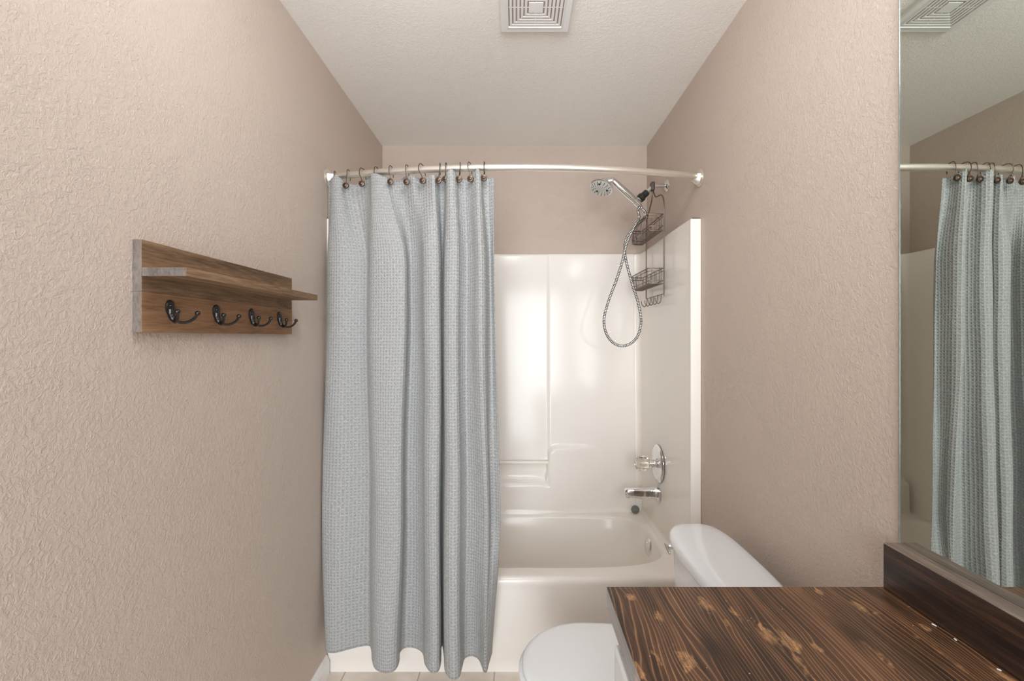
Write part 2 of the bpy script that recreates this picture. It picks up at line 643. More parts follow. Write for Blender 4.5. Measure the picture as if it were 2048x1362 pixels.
def baseboard(name, x_in, x_out, y0, y1, label):
    # profile in X-Z, extruded along Y; x_in is the wall face
    s = 1 if x_out > x_in else -1
    prof = [(0, 0), (0.013, 0), (0.013, 0.052), (0.0115, 0.056), (0.0115, 0.061), (0.008, 0.066), (0.008, 0.071), (0.004, 0.078), (0, 0.080)]
    bm = bmesh.new()
    A = [bm.verts.new((x_in + s * px, y0, pz)) for px, pz in prof]
    B = [bm.verts.new((x_in + s * px, y1, pz)) for px, pz in prof]
    n = len(prof)
    for i in range(n):
        bm.faces.new((A[i], A[(i + 1) % n], B[(i + 1) % n], B[i]))
    bm.faces.new(A)
    bm.faces.new(B[::-1])
    return struct(name, bm, M['trim'], label, smooth=False)


baseboard('baseboard_left', WL, 0, YF, 1.849, 'white moulded baseboard along the left wall')
baseboard('baseboard_right', WR, 0, 0.842, 1.849, 'white moulded baseboard behind the toilet')

# ------------------------------------------------------------------ one-piece tub and surround
TY0, RIM = 1.852, 0.388
SR, SL, SB = 0.700, -0.722, 2.600        # inner faces of side and back panels
tubroot = thing('bathtub', 'cream one-piece fiberglass bathtub with glossy surround panels behind the grey curtain', 'bathtub', (0, 2.2, 0))

# tub: apron, rim, basin as one surface
N = 128
cx, cy = -0.012, 2.228
A_, B_ = 0.684, 0.286


def ray_rect(t, x0, x1, y0, y1, cx, cy):
    c, s = math.cos(t), math.sin(t)
    k_ = 1e9
    if c > 1e-9: k_ = min(k_, (x1 - cx) / c)
    if c < -1e-9: k_ = min(k_, (x0 - cx) / c)
    if s > 1e-9: k_ = min(k_, (y1 - cy) / s)
    if s < -1e-9: k_ = min(k_, (y0 - cy) / s)
    return cx + c * k_, cy + s * k_


# angles through the basin points so both loops match; corners of the rectangle included
ang = [math.atan2(math.copysign(abs(math.sin(2 * PI * j / N)) ** 0.42, math.sin(2 * PI * j / N)) * B_,
                  math.copysign(abs(math.cos(2 * PI * j / N)) ** 0.42, math.cos(2 * PI * j / N)) * A_) for j in range(N)]
RX0, RX1, RY1 = WL + 0.002, WR - 0.002, YB - 0.004
for cxn, cyn in ((RX0, TY0), (RX1, TY0), (RX1, RY1), (RX0, RY1)):
    a0 = math.atan2(cyn - cy, cxn - cx)
    j = min(range(N), key=lambda q: abs(math.atan2(math.sin(ang[q] - a0), math.cos(ang[q] - a0))))
    ang[j] = a0


def rect_loop(inset, z, front_only=True):
    out = []
    for t in ang:
        x, y = ray_rect(t, RX0, RX1, TY0, RY1, cx, cy)
        if y < TY0 + inset:
            y = TY0 + inset
        out.append((x, y, z))
    return out


def basin_loop(da, db, z, e):
    out = []
    for t in ang:
        c, s = math.cos(t), math.sin(t)
        a, b = A_ + da, B_ + db
        r = (abs(c / a) ** e + abs(s / b) ** e) ** (-1 / e)
        out.append((cx + c * r, cy + s * r, z))
    return out


loops = [rect_loop(0.010, 0.0), rect_loop(0.010, 0.050), rect_loop(0.006, 0.056), rect_loop(0.006, RIM - 0.060), rect_loop(0.003, RIM - 0.040), rect_loop(0.0, RIM - 0.028),
         rect_loop(0.0005, RIM - 0.016), rect_loop(0.004, RIM - 0.006), rect_loop(0.012, RIM), rect_loop(0.020, RIM + 0.001),
         basin_loop(0.010, 0.010, RIM + 0.001, 4.3), basin_loop(0.004, 0.004, RIM - 0.001, 4.3), basin_loop(0, 0, RIM - 0.006, 4.3),
         basin_loop(-0.006, -0.006, RIM - 0.02, 4.3), basin_loop(-0.02, -0.02, 0.25, 4.3), basin_loop(-0.045, -0.045, 0.14, 4.2),
         basin_loop(-0.075, -0.07, 0.09, 3.8), basin_loop(-0.12, -0.11, 0.068, 3.4), basin_loop(-0.3, -0.18, 0.062, 3), basin_loop(-0.6, -0.26, 0.060, 2.5)]
part('tub', loft(bmesh.new(), loops, cap0=False), M['fiberglass'], tubroot, angle=60)

# surround wall: right side, back with its moulded ledges, left side
def back_h(x, z):
    h = 0.0
    h += 0.008 * max(sstep(0.176, 0.186, x), 1 - sstep(0.535, 0.548, z))                         # raised panel right of the seam
    q = min(1.0, max(0.0, (0.238 - x) / 0.062))
    zr = 0.757 - 0.045 * (1 - math.sqrt(max(0.0, 1 - q * q)))          # rounded shoulder of the ledge
    zl = 0.562 + (zr - 0.562) * sstep(0.160, 0.182, x)
    fade = 1 - sstep(0.24, 0.50, x)
    fade = fade * (0.75 + 0.25 * (1 - sstep(0.2, 0.3, x)))
    h += 0.027 * fade * (1 - sstep(zl - 0.012, zl + 0.004, z))  # lower bulge that forms the ledge
    if x < 0.16:
        h += 0.010 * (1 - sstep(zl + 0.010, zl + 0.018, z)) * sstep(zl - 0.03, zl, z) * (1 - sstep(0.13, 0.16, x))
    return h


plan = []     # (x, y, kind)
zs = [RIM - 0.004 + (1.838 - RIM + 0.004) * i / 150 for i in range(151)]
RF = 0.032
xs = []
n_side = 14
for i in range(n_side + 1):
    y = TY0 + 0.002 + (SB - RF - TY0 - 0.002) * i / n_side
    x = 0.712 + (SR - 0.712) * i / n_side
    plan.append((x, y, 0))
for i in range(1, 10):
    a = PI / 2 * i / 10
    plan.append((SR - RF + RF * math.cos(a), SB - RF + RF * math.sin(a), 0))
nb = 190
for i in range(nb + 1):
    x = SR - RF + (SL + RF - SR + RF) * i / nb
    plan.append((x, SB, 1))
for i in range(1, 10):
    a = PI / 2 * i / 10
    plan.append((SL + RF - RF * math.sin(a), SB - RF + RF * math.cos(a), 0))
for i in range(n_side + 1):
    y = SB - RF - (SB - RF - TY0 - 0.002) * i / n_side
    plan.append((SL - 0.012 * i / n_side, y, 0))
bm = bmesh.new()
grid = []
for (x, y, kd) in plan:
    col_ = []
    top = 1.838 + 0.010 * sstep(2.55, 1.95, y) if False else 1.838 + 0.012 * (1 - sstep(1.95, 2.5, y))
    for z in zs:
        zz = RIM - 0.004 + (z - RIM + 0.004) * (top - RIM + 0.004) / (1.838 - RIM + 0.004)
        tilt = 0.026 * (zz - 1.84)                            # draft angle of the moulded back panel
        yy = y + (tilt if kd or y > SB - 0.1 else tilt * sstep(2.1, 2.6, y)) - (back_h(x, zz) if kd else 0)
        # soft cove where the panels meet the tub deck
        cv = 0.016 * (1 - sstep(0.0, 0.03, zz - RIM)) ** 2
        if kd:
            yy -= cv * 0.5
            col_.append((x, yy, zz))
        else:
            col_.append((x - cv * (1 if x > 0 else -1), yy, zz))
    # rounded top edge then flat return to the wall
    def out(q, d, dz):
        px, py, pz = q
        if kd: return (px, py + d, pz + dz)
        if abs(y - SB) < 0.0321 and y > SB - RF + 1e-6:
            return (px + d * (0.7 if px > 0 else -0.7), py + d * 0.7, pz + dz)
        return (px + d * (1 if px > 0 else -1), py, pz + dz)
    q = col_[-1]
    col_ += [out(q, 0.002, 0.004), out(q, 0.006, 0.0065)]
    lim = out(q, 0.04, 0.007)
    lim = (min(max(lim[0], WL + 0.002), WR - 0.002), min(lim[1], YB - 0.002), lim[2])
    col_.append(lim)
    grid.append([bm.verts.new(p) for p in col_])
for A, B in zip(grid, grid[1:]):
    for j in range(len(A) - 1):
        bm.faces.new((A[j], A[j + 1], B[j + 1], B[j]))
part('surround_wall', bm, M['fiberglass'], tubroot, angle=60)
for sgn, x0, x1 in ((1, 0.708, WR - 0.001), (-1, WL + 0.001, -0.728)):
    part('front_flange', bbox((x0, TY0 - 0.004, RIM - 0.004), (x1, TY0 + 0.012, 1.852), 0.004, 3), M['fiberglass'], tubroot)
part('grab_bar', tb([(-0.42, 2.545, 0.668), (0.176, 2.545, 0.668)], 0.0095, 16), M['fiberglass'], tubroot)
o = part('overflow_plate', lt([(0.043, 0), (0.043, 0.003), (0.038, 0.008), (0.020, 0.012), (0.0, 0.013)], (0.662, 2.27, 0.322), (-1, -0.10, 0.10), 36), M['chrome'], tubroot)
o['label'] = 'chrome overflow plate'
for dz in (0.022, -0.022):
    part('screw', ball(bmesh.new(), (0.651, 2.268, 0.322 + dz), 0.004, 8), M['chrome'], o)

# ------------------------------------------------------------------ tub spout, valve
sp = thing('tub_spout', 'chrome bathtub spout on the surround wall below the faucet handle', 'faucet', (0.70, 2.255, 0.594))
loops = []
for x, w_, h_, dz, e in ((0.7045, .030, .034, 0, 3.2), (0.690, .030, .034, 0, 3.2), (0.684, .027, .031, 0.001, 3.4), (0.676, .024, .027, 0.003, 4.0), (0.63, .023, .0255, .003, 4.2), (0.58, .021, .0235, .005, 4.2),
                         (0.548, .0195, .0215, .006, 4.0), (0.538, .014, .014, .008, 3.0), (0.535, .006, .006, .008, 2.5)):
    loops.append([Vector((x, 2.255 + p.x, 0.594 + dz + p.y)) for p in sell(0, 0, w_, h_, 0, e, 32)])
part('spout_body', loft(bmesh.new(), loops), M['chrome'], sp, angle=40)
part('outlet', lt([(0.013, 0), (0.013, 0.012), (0.010, 0.013), (0.010, 0.008)], (0.554, 2.255, 0.588), (0, 0, -1), 24), M['chrome'], sp)

vv = thing('shower_valve', 'round chrome shower valve plate with clear faceted knob', 'faucet', (0.70, 2.22, 0.758))
part('escutcheon', lt([(0.092, 0), (0.092, 0.003), (0.088, 0.008), (0.075, 0.012), (0.070, 0.011), (0.045, 0.018), (0.028, 0.021), (0.022, 0.022)], (0.7015, 2.255, 0.744), (-1, 0, 0), 64), M['chrome'], vv)
part('sleeve', lt([(0.023, 0.012), (0.023, 0.026), (0.020, 0.027), (0.020, 0.040), (0.023, 0.041), (0.023, 0.048), (0.012, 0.050)], (0.7015, 2.255, 0.744), (-1, 0, 0), 32), M['chrome'], vv)
bm = bmesh.new()
lathe(bm, [(0.012, 0.0505), (0.029, 0.052), (0.0355, 0.064), (0.0355, 0.090), (0.029, 0.108), (0.014, 0.113)], (0.7015, 2.255, 0.744), (-1, 0, 0), 10)
kn = part('knob', bm, M['acrylic'], vv, smooth=False)
kn['label'] = 'clear faceted acrylic knob'
part('knob_core', lt([(0.008, 0.060), (0.008, 0.092), (0.004, 0.094)], (0.7015, 2.255, 0.744), (-1, 0, 0), 16), M['chrome'], kn)

# drain stopper leaning in the back corner of the tub deck
st = thing('drain_stopper', 'small round grey rubber drain stopper in the back corner of the tub deck', 'stopper', (0.655, 2.545, RIM + 0.002))
ax = Vector((-0.12, -1, 0.18)).normalized()
part('stopper_disc', lt([(0.020, 0), (0.0225, 0.002), (0.0225, 0.007), (0.017, 0.009), (0.015, 0.007), (0.009, 0.008)], (0.660, 2.530, RIM + 0.0235), ax, 32), M['greyrubber'], st)
part('pull_knob', lt([(0.004, 0.005), (0.004, 0.012), (0.008, 0.014), (0.008, 0.018), (0.002, 0.020)], (0.660, 2.530, RIM + 0.0235), ax, 20), M['greyrubber'], st)

# ------------------------------------------------------------------ shower arm, hand shower
def PX(px, py, d):
    return Vector(((px - 1033) / 910 * d, d, CAMZ - (py - 674) / 910 * d))


arm = thing('shower_holder', 'chrome shower pipe and holder on the wall with black swivel nut', 'shower holder', (WR, 2.27, 2.12))
AY = 2.27
part('wall_flange', lt([(0.032, 0), (0.032, 0.002), (0.028, 0.007), (0.016, 0.013), (0.0115, 0.014)], (WR, AY, 2.124), (-1, 0, 0), 36), M['chrome'], arm)
pipe = crom([(WR - 0.003, AY, 2.124), (0.72, AY, 2.124), (0.692, AY, 2.122), (0.672, AY, 2.112), (0.655, AY, 2.096), (0.638, AY, 2.078)], 6)
part('pipe', tb(pipe, 0.0105, 20), M['chrome'], arm)
d_ = (Vector((0.60, AY, 2.045)) - Vector((0.655, AY, 2.096))).normalized()
P0 = Vector((0.652, AY, 2.093))
part('swivel_nut', lt([(0.014, 0), (0.0165, 0.003), (0.0165, 0.022), (0.013, 0.026), (0.013, 0.028), (0.020, 0.031), (0.0215, 0.036), (0.0205, 0.050), (0.016, 0.054)], P0, d_, 28), M['blackplastic'], arm)
o = part('holder_bracket', lt([(0.014, 0.050), (0.015, 0.054), (0.015, 0.082), (0.012, 0.086)], P0, d_, 24), M['chrome'], arm)
HB = P0 + d_ * 0.080
# side outlet for the hose
o2 = part('hose_outlet', lt([(0.006, 0), (0.009, 0.004), (0.0095, 0.022), (0.0075, 0.036), (0.0065, 0.042)], P0 + d_ * 0.062, (0.42, 0.0, -0.9), 20), M['chrome'], arm)
OUT = P0 + d_ * 0.062 + Vector((0.42, 0, -0.9)).normalized() * 0.042

hs = thing('hand_shower', 'chrome hand shower with looping metal hose, resting in the arm holder', 'hand shower', (0.59, 2.25, 2.03))
HY = AY - 0.026
hb = Vector((0.604, HY, 2.022))        # base of handle
ht = Vector((0.470, HY - 0.035, 2.128))       # where handle meets the head
hd = (ht - hb).normalized()
pts = [hb - hd * 0.012, hb, hb + hd * 0.004, hb + hd * 0.03, hb + hd * 0.07, hb + hd * 0.12, hb + hd * 0.16, ht]
part('handle', tb(pts, [0.0095, 0.0125, 0.0140, 0.0150, 0.0175, 0.0170, 0.0150, 0.0135], 20), M['chrome'], hs, angle=50)
# holder cup gripping the handle
part('grip_ring', lt([(0.0145, -0.002), (0.0175, 0.0), (0.0175, 0.026), (0.0145, 0.028)], hb + hd * 0.0, hd, 24), M['chrome'], hs)
fn = Vector((-0.34, -0.34, -0.88)).normalized()      # direction the nozzles face
hc = Vector((0.410, HY - 0.045, 2.090))
part('spray_head', lt([(0.010, -0.050), (0.020, -0.045), (0.026, -0.036), (0.034, -0.024), (0.050, -0.012), (0.056, -0.006), (0.057, 0.0), (0.054, 0.002)], hc, fn, 40), M['chrome'], hs)
fp = part('spray_face', lt([(0.052, 0.0), (0.052, 0.003), (0.049, 0.004), (0.022, 0.004), (0.021, 0.005), (0.010, 0.006)], hc, fn, 40), M['nozzle'], hs)
fp['label'] = 'pale spray face dotted with dark nozzles'
u_ = fn.cross(Vector((0, 0, 1))).normalized()
v_ = fn.cross(u_)
bm = bmesh.new()
rnd = random.Random(5)
for R_, n_, rr in ((0.006, 5, 0.0012), (0.012, 8, 0.0013), (0.0185, 10, 0.0013), (0.029, 12, 0.0017), (0.038, 14, 0.0018), (0.0455, 16, 0.0018)):
    for i in range(n_):
        a = 2 * PI * i / n_ + R_ * 40
        c = hc + fn * 0.004 + (u_ * math.cos(a) + v_ * math.sin(a)) * R_
        lathe(bm, [(rr, 0), (rr, 0.003), (rr * 0.6, 0.0035)], c, fn, 6)
for a in (0.3, 0.3 + 2 * PI / 3, 0.3 + 4 * PI / 3):
    c = hc + fn * 0.004 + (u_ * math.cos(a) + v_ * math.sin(a)) * 0.030
    lathe(bm, [(0.0052, 0), (0.0052, 0.002), (0.004, 0.0025)], c, fn, 10)
o = part('nozzles', bm, M['blackplastic'], fp)
o['kind'] = 'stuff'
# neck joining handle and head
part('neck', tb(crom([ht - hd * 0.01, ht + hd * 0.004, hc - fn * 0.034 + Vector((0.012, 0, 0.004)), hc - fn * 0.030], 5), [0.0125] * 5 + [0.015] * 5 + [0.018] * 5 + [0.018], 18), M['chrome'], hs)
dY = 2.245
hose = [hb - hd * 0.012, PX(1276, 420, HY), PX(1278, 436, 2.23), PX(1268, 455, 2.22), PX(1254, 485, 2.215), PX(1244, 525, 2.21), PX(1232, 562, 2.21), PX(1216, 605, 2.21),
        PX(1208, 640, 2.21), PX(1213, 668, 2.21), PX(1227, 686, 2.21), PX(1245, 692, 2.21), PX(1264, 685, 2.21), PX(1277, 668, 2.21), PX(1282, 640, 2.21),
        PX(1276, 605, 2.21), PX(1265, 570, 2.215), PX(1254, 530, 2.22), PX(1249, 500, 2.225), PX(1254, 475, 2.235), PX(1270, 452, 2.245), PX(1286, 438, 2.255), PX(1291, 425, 2.262), OUT + Vector((0, 0, -0.004)), OUT]
hp = crom(hose, 14)
part('hose', tube(bmesh.new(), hp, 0.0067, 10, uv=True), M['hose'], hs, angle=80)

# ------------------------------------------------------------------ wire caddy on the shower arm
cdy = thing('shower_caddy', 'bronze wire shower caddy with two baskets hanging from the shower arm', 'shower caddy', (0.685, 2.26, 2.12))
CX = 0.686
Yn, Yf = 2.115, 2.405
part('grip', bbox((0.668, AY - 0.016, 2.098), (0.688, AY + 0.016, 2.142), 0.006, 3), M['brownrubber'], cdy)
wr = 0.0027
bm = bmesh.new()
left = crom([(CX - 0.006, AY + 0.004, 2.10), (CX - 0.006, 2.285, 2.062), (CX - 0.003, 2.33, 2.030), (CX, 2.385, 1.995), (CX, Yf, 1.95), (CX, Yf, 1.80), (CX, Yf, 1.571)], 6)
right = crom([(CX - 0.006, AY - 0.004, 2.10), (CX - 0.006, 2.238, 2.066), (CX - 0.004, 2.215, 2.052), (CX, 2.165, 2.046), (CX, 2.128, 2.020), (CX, Yn, 1.965), (CX, Yn, 1.80), (CX, Yn, 1.571)], 6)
tube(bm, left, wr * 1.15, 8)
tube(bm, right, wr * 1.15, 8)
part('frame', bm, M['wire'], cdy)


def basket(z0, z1, zm, bx):
    bm = bmesh.new()
    xo = bx
    y0, y1 = Yn + 0.006, 2.468
    r = 0.045

    def rim(z, rw, ins=0.0):
        a0, a1, b0, b1 = xo + ins, CX - 0.004, y0 + ins * 0.3, y1 - ins
        pts = [(a1, b0, z), (a0 + 0.012, b0, z), (a0 + 0.003, b0 + 0.003, z), (a0, b0 + 0.012, z)]
        pts += [(a0, b1 - r, z)]
        for i in range(1, 6):
            t = PI / 2 * i / 5
            pts.append((a0 + r * (1 - math.cos(t)), b1 - r + r * math.sin(t), z))
        pts += [(a1, b1, z)]
        tube(bm, pts, rw, 8, closed=True)
    rim(z1, wr * 1.1)
    rim(z1 - 0.013, wr * 0.8)
    rim(zm, wr * 0.9, 0.003)
    rim(z0, wr * 0.9, 0.006)
    th = wr * 0.45
    n = 12
    for i in range(n + 1):                                  # long outer side uprights
        y = y0 + 0.012 + (y1 - r - y0 - 0.012) * i / n
        tube(bm, [(xo, y, z1 - 0.004), (xo + 0.006, y, z0)], th, 6)
    for xx in (0.25, 0.55, 0.85):
        x = xo + (CX - xo) * xx
        tube(bm, [(x, y0, z1 - 0.004), (x, y0 + 0.002, z0)], th, 6)
        tube(bm, [(x, y1, z1 - 0.004), (x, y1 - 0.005, z0)], th, 6)
    for t in (0.3, 0.6, 0.85):
        a = PI / 2 * t
        tube(bm, [(xo + r * (1 - math.cos(a)), y1 - r + r * math.sin(a), z1 - 0.004), (xo + 0.006 + r * (1 - math.cos(a)), y1 - r - 0.003 + r * math.sin(a), z0)], th, 6)
    for i in range(5):
        y = y0 + 0.05 + (y1 - y0 - 0.07) * i / 4
        tube(bm, [(CX - 0.004, y, z1), (CX - 0.006, y, z0)], th, 6)
    bk = part('basket', bm, M['wire'], cdy)
    bm = bmesh.new()
    ng = 20
    for i in range(ng + 1):                                 # floor of thin cross wires with a slight wave
        y = y0 + 0.006 + (y1 - y0 - 0.02) * i / ng
        xa = xo + 0.006
        if y > y1 - r:
            q = (y - (y1 - r)) / r
            xa = xo + 0.006 + r * (1 - math.sqrt(max(0, 1 - q * q)))
        tube(bm, [(xa, y, z0 + 0.003), (xa + 0.01, y, z0), ((xa + CX) / 2, y, z0 - 0.002), (CX - 0.006, y, z0 + 0.001)], th, 6)
    part('basket_floor', bm, M['wire'], bk)
    return bk


basket(1.868, 1.943, 1.888, 0.612)
basket(1.620, 1.690, 1.632, 0.612)
bm = bmesh.new()
tube(bm, [(CX, Yn, 1.571), (CX, Yf, 1.571)], wr * 0.9, 8)
tube(bm, [(CX, Yn, 1.571), (CX, Yn, 1.560)], wr * 0.9, 8)
part('hook_bar', bm, M['wire'], cdy)
for i in range(5):
    y = 2.145 + 0.235 * i / 4
    pts = crom([(CX - 0.002, y, 1.574), (CX - 0.004, y, 1.555), (CX - 0.006, y, 1.538), (CX - 0.018, y, 1.528), (CX - 0.030, y, 1.540), (CX - 0.032, y, 1.556)], 5)
    part('hook', tb(pts, wr * 0.8, 8), M['wire'], cdy)

# ------------------------------------------------------------------ curved curtain rod
RZ = 2.030


def rod_y(x):
    return 1.685 + 0.185 * (x / 0.762) ** 2


def rod_z(x):
    return 2.028 - 0.030 * (1 - (x / 0.762) ** 2)


rod = thing('curtain_rod', 'satin nickel curved shower curtain rod spanning the tub from wall to wall', 'curtain rod', (0, 1.8, RZ))
pts = [(x, rod_y(x), rod_z(x)) for x in [-0.757 + 1.495 * i / 60 for i in range(61)]]
part('pole', tb(pts, 0.0130, 24), M['nickel'], rod)
for xw, s in ((WL, 1), (WR, -1)):
    bm = bmesh.new()
    yy = rod_y(0.75)
    # half cup that cradles the rod end: flange disc and a fluted cup open at the top
    lathe(bm, [(0.036, 0.0), (0.036, 0.004), (0.030, 0.007), (0.010, 0.008)], (xw, yy, RZ - 0.008), (s, 0, 0), 32)
    prof_n = 18
    outer, inner = [], []
    rows = [(0.007, 0.033), (0.014, 0.031), (0.022, 0.027), (0.030, 0.021), (0.034, 0.0185)]
    ringsv = []
    for dx, rr in rows:
        ringsv.append([(xw + s * dx, yy + math.cos(PI + PI * j / prof_n) * rr * 0.75, RZ + 0.002 + math.sin(PI + PI * j / prof_n) * rr * 1.25) for j in range(prof_n + 1)])
    Vo = [[bm.verts.new(p) for p in r_] for r_ in ringsv]
    Vi = [[bm.verts.new((p[0], yy + (p[1] - yy) * 0.82, RZ + (p[2] - RZ) * 0.82)) for p in r_] for r_ in ringsv]
    for A, B in ((Vo, 1), (Vi, -1)):
        for r0, r1 in zip(A, A[1:]):
            for j in range(prof_n):
                bm.faces.new((r0[j], r0[j + 1], r1[j + 1], r1[j]))
    for j in range(prof_n):
        bm.faces.new((Vo[-1][j], Vo[-1][j + 1], Vi[-1][j + 1], Vi[-1][j]))
    for r_ in range(len(rows) - 1):
        for j in (0, prof_n):
            bm.faces.new((Vo[r_][j], Vo[r_ + 1][j], Vi[r_ + 1][j], Vi[r_][j]))
    o = part('wall_bracket', bm, M['nickel'], rod)

# ------------------------------------------------------------------ curtain
CT = [(-0.7632, 1.872), (-0.7557, 1.8487), (-0.7446, 1.8263), (-0.7227, 1.8117), (-0.7009, 1.8172), (-0.6874, 1.8345), (-0.646, 1.8314), (-0.6056, 1.8188), (-0.5738, 1.7882), (-0.5578, 1.7504), (-0.5319, 1.7411), (-0.5023, 1.7513), (-0.4833, 1.7733), (-0.4542, 1.774), (-0.4275, 1.7603), (-0.3925, 1.7257), (-0.3792, 1.734), (-0.3668, 1.7475), (-0.3333, 1.7137), (-0.3104, 1.6913), (-0.3016, 1.7154), (-0.2927, 1.7295), (-0.2764, 1.7229), (-0.2656, 1.702), (-0.2553, 1.6711), (-0.2371, 1.6596), (-0.2244, 1.6736), (-0.219, 1.7032), (-0.1981, 1.7167), (-0.1743, 1.7052), (-0.1545, 1.6741), (-0.1399, 1.6534), (-0.1297, 1.6629), (-0.128, 1.6878), (-0.1216, 1.7025), (-0.1026, 1.6968), (-0.0852, 1.6862)]
CM = [(-0.7614, 1.8379), (-0.7509, 1.8076), (-0.7245, 1.7771), (-0.6842, 1.7639), (-0.6484, 1.7719), (-0.6141, 1.7854), (-0.5901, 1.796), (-0.5749, 1.7734), (-0.5609, 1.736), (-0.5322, 1.7112), (-0.4717, 1.6967), (-0.4252, 1.697), (-0.4155, 1.7187), (-0.4203, 1.7543), (-0.4118, 1.7762), (-0.3819, 1.7643), (-0.3577, 1.7314), (-0.3427, 1.6947), (-0.3151, 1.6768), (-0.2902, 1.6823), (-0.2835, 1.7086), (-0.2903, 1.7492), (-0.2846, 1.7617), (-0.2745, 1.7228), (-0.2624, 1.6817), (-0.2378, 1.6646), (-0.2169, 1.673), (-0.2095, 1.7025), (-0.1916, 1.7263), (-0.1667, 1.7048), (-0.149, 1.6738), (-0.133, 1.658), (-0.1176, 1.6724), (-0.1122, 1.7022), (-0.1063, 1.7269), (-0.0951, 1.7316), (-0.0827, 1.7112)]
CC = [(-0.7736, 1.838), (-0.7757, 1.81), (-0.7526, 1.7881), (-0.7035, 1.7734), (-0.6571, 1.7797), (-0.6123, 1.7916), (-0.5824, 1.7965), (-0.5673, 1.774), (-0.5518, 1.7316), (-0.5205, 1.6917), (-0.4744, 1.6799), (-0.435, 1.6846), (-0.4274, 1.7135), (-0.4338, 1.7543), (-0.424, 1.778), (-0.3867, 1.7684), (-0.3546, 1.7348), (-0.3395, 1.6882), (-0.312, 1.6605), (-0.2875, 1.6662), (-0.2836, 1.6978), (-0.2901, 1.7484), (-0.2872, 1.7661), (-0.2736, 1.7169), (-0.2599, 1.6658), (-0.2348, 1.6438), (-0.2106, 1.6521), (-0.2039, 1.6867), (-0.1891, 1.7207), (-0.1596, 1.7091), (-0.1313, 1.6828), (-0.1117, 1.667), (-0.1016, 1.6817), (-0.1013, 1.7067), (-0.0946, 1.7214), (-0.0773, 1.716), (-0.06, 1.7056)]
CB = [(-0.7447, 1.7929), (-0.7472, 1.7754), (-0.7336, 1.7569), (-0.6997, 1.754), (-0.6576, 1.7705), (-0.6183, 1.7861), (-0.5812, 1.7929), (-0.5642, 1.7705), (-0.5419, 1.7121), (-0.5137, 1.6635), (-0.4715, 1.644), (-0.4429, 1.6586), (-0.4378, 1.7024), (-0.4483, 1.751), (-0.4323, 1.7802), (-0.3928, 1.7783), (-0.3598, 1.751), (-0.3404, 1.6927), (-0.3098, 1.6489), (-0.2871, 1.6538), (-0.2844, 1.7024), (-0.2957, 1.7705), (-0.2931, 1.79), (-0.2778, 1.7316), (-0.2599, 1.6538), (-0.2271, 1.6148), (-0.2059, 1.6294), (-0.2004, 1.6732), (-0.1949, 1.7219), (-0.1679, 1.7364), (-0.1415, 1.717), (-0.1276, 1.6829), (-0.1181, 1.6538), (-0.1123, 1.6489), (-0.1072, 1.6538), (-0.1023, 1.6927), (-0.0943, 1.751)]
ZT = [2.005, 2.0045, 2.0037, 2.0111, 2.0035, 1.9947, 1.9814, 1.9956, 2.002, 2.0001, 1.9943, 1.9869, 1.9825, 1.9807, 1.9909, 1.9812, 1.9779, 1.9746, 1.9748, 1.9737, 1.9766, 1.979, 1.9775, 1.9762, 1.977, 1.9812, 1.9749, 1.9692, 1.9637, 1.9682, 1.9759, 1.9819, 1.9734, 1.971, 1.9674, 1.963, 1.959]
HEM = 0.154


def dens(L, z0=None):
    pts = [(x, y, (z0[i] if z0 else 0)) for i, (x, y) in enumerate(L)]
    return crom(pts, 9)


DT, DM, DC, DB = dens(CT, ZT), dens(CM), dens(CC), dens(CB)
LV = [(2.0, DT), (1.50, DM), (0.70, DC), (HEM, DB)]
NS = len(DT)
NR = 150


def curtain_pt(i, z):
    # blend the four plan curves over the height (the top gathers settle in the first 30 cm)
    if z > 1.50:
        t = sstep(0, 1, min(1, (2.0 - z) / 0.36)) if z < 2.0 else 0
        a, b = DT[i], DM[i]
    elif z > 0.70:
        t = sstep(1.50, 0.70, z) if False else (lambda q: q * q * (3 - 2 * q))((1.50 - z) / 0.80)
        a, b = DM[i], DC[i]
    else:
        t = (0.70 - z) / (0.70 - HEM)
        t = t * 0.5 + 0.5 * t * t * (3 - 2 * t)
        a, b = DC[i], DB[i]
    x = a.x + (b.x - a.x) * t
    y = a.y + (b.y - a.y) * t
    y += 0.0025 * math.sin(i * 0.11 + z * 9) * math.sin(z * 5.3 + i * 0.05)
    x += 0.0018 * math.sin(z * 7 + i * 0.035)
    x = max(x, WL + 0.008)
    y = min(y, 1.845)
    return x, y


bm = bmesh.new()
uvl = bm.loops.layers.uv.verify()
# arc length along the fabric at mid height
arc = [0.0]
for i in range(1, NS):
    arc.append(arc[-1] + (Vector((DM[i].x, DM[i].y)) - Vector((DM[i - 1].x, DM[i - 1].y))).length)
rows = []
for r_ in range(NR + 1):
    f = r_ / NR
    row = []
    for i in range(NS):
        zt = DT[i].z
        z = zt + (HEM - zt) * f
        x, y = curtain_pt(i, z)
        row.append((bm.verts.new((x, y, z)), z))
    rows.append(row)
for A, B in zip(rows, rows[1:]):
    for i in range(NS - 1):
        fc = bm.faces.new((A[i][0], B[i][0], B[i + 1][0], A[i + 1][0]))
        for lp, (u, z) in zip(fc.loops, ((arc[i], A[i][1]), (arc[i], B[i][1]), (arc[i + 1], B[i + 1][1]), (arc[i + 1], A[i + 1][1]))):
            lp[uvl].uv = (u, z)
cur = obj('shower_curtain', bm, M['waffle'], angle=80)
tag(cur, 'light grey waffle-weave shower curtain hanging in folds from the curved rod', 'shower curtain')
md = cur.modifiers.new('thickness', 'SOLIDIFY')
md.thickness = 0.0022
md.offset = 0

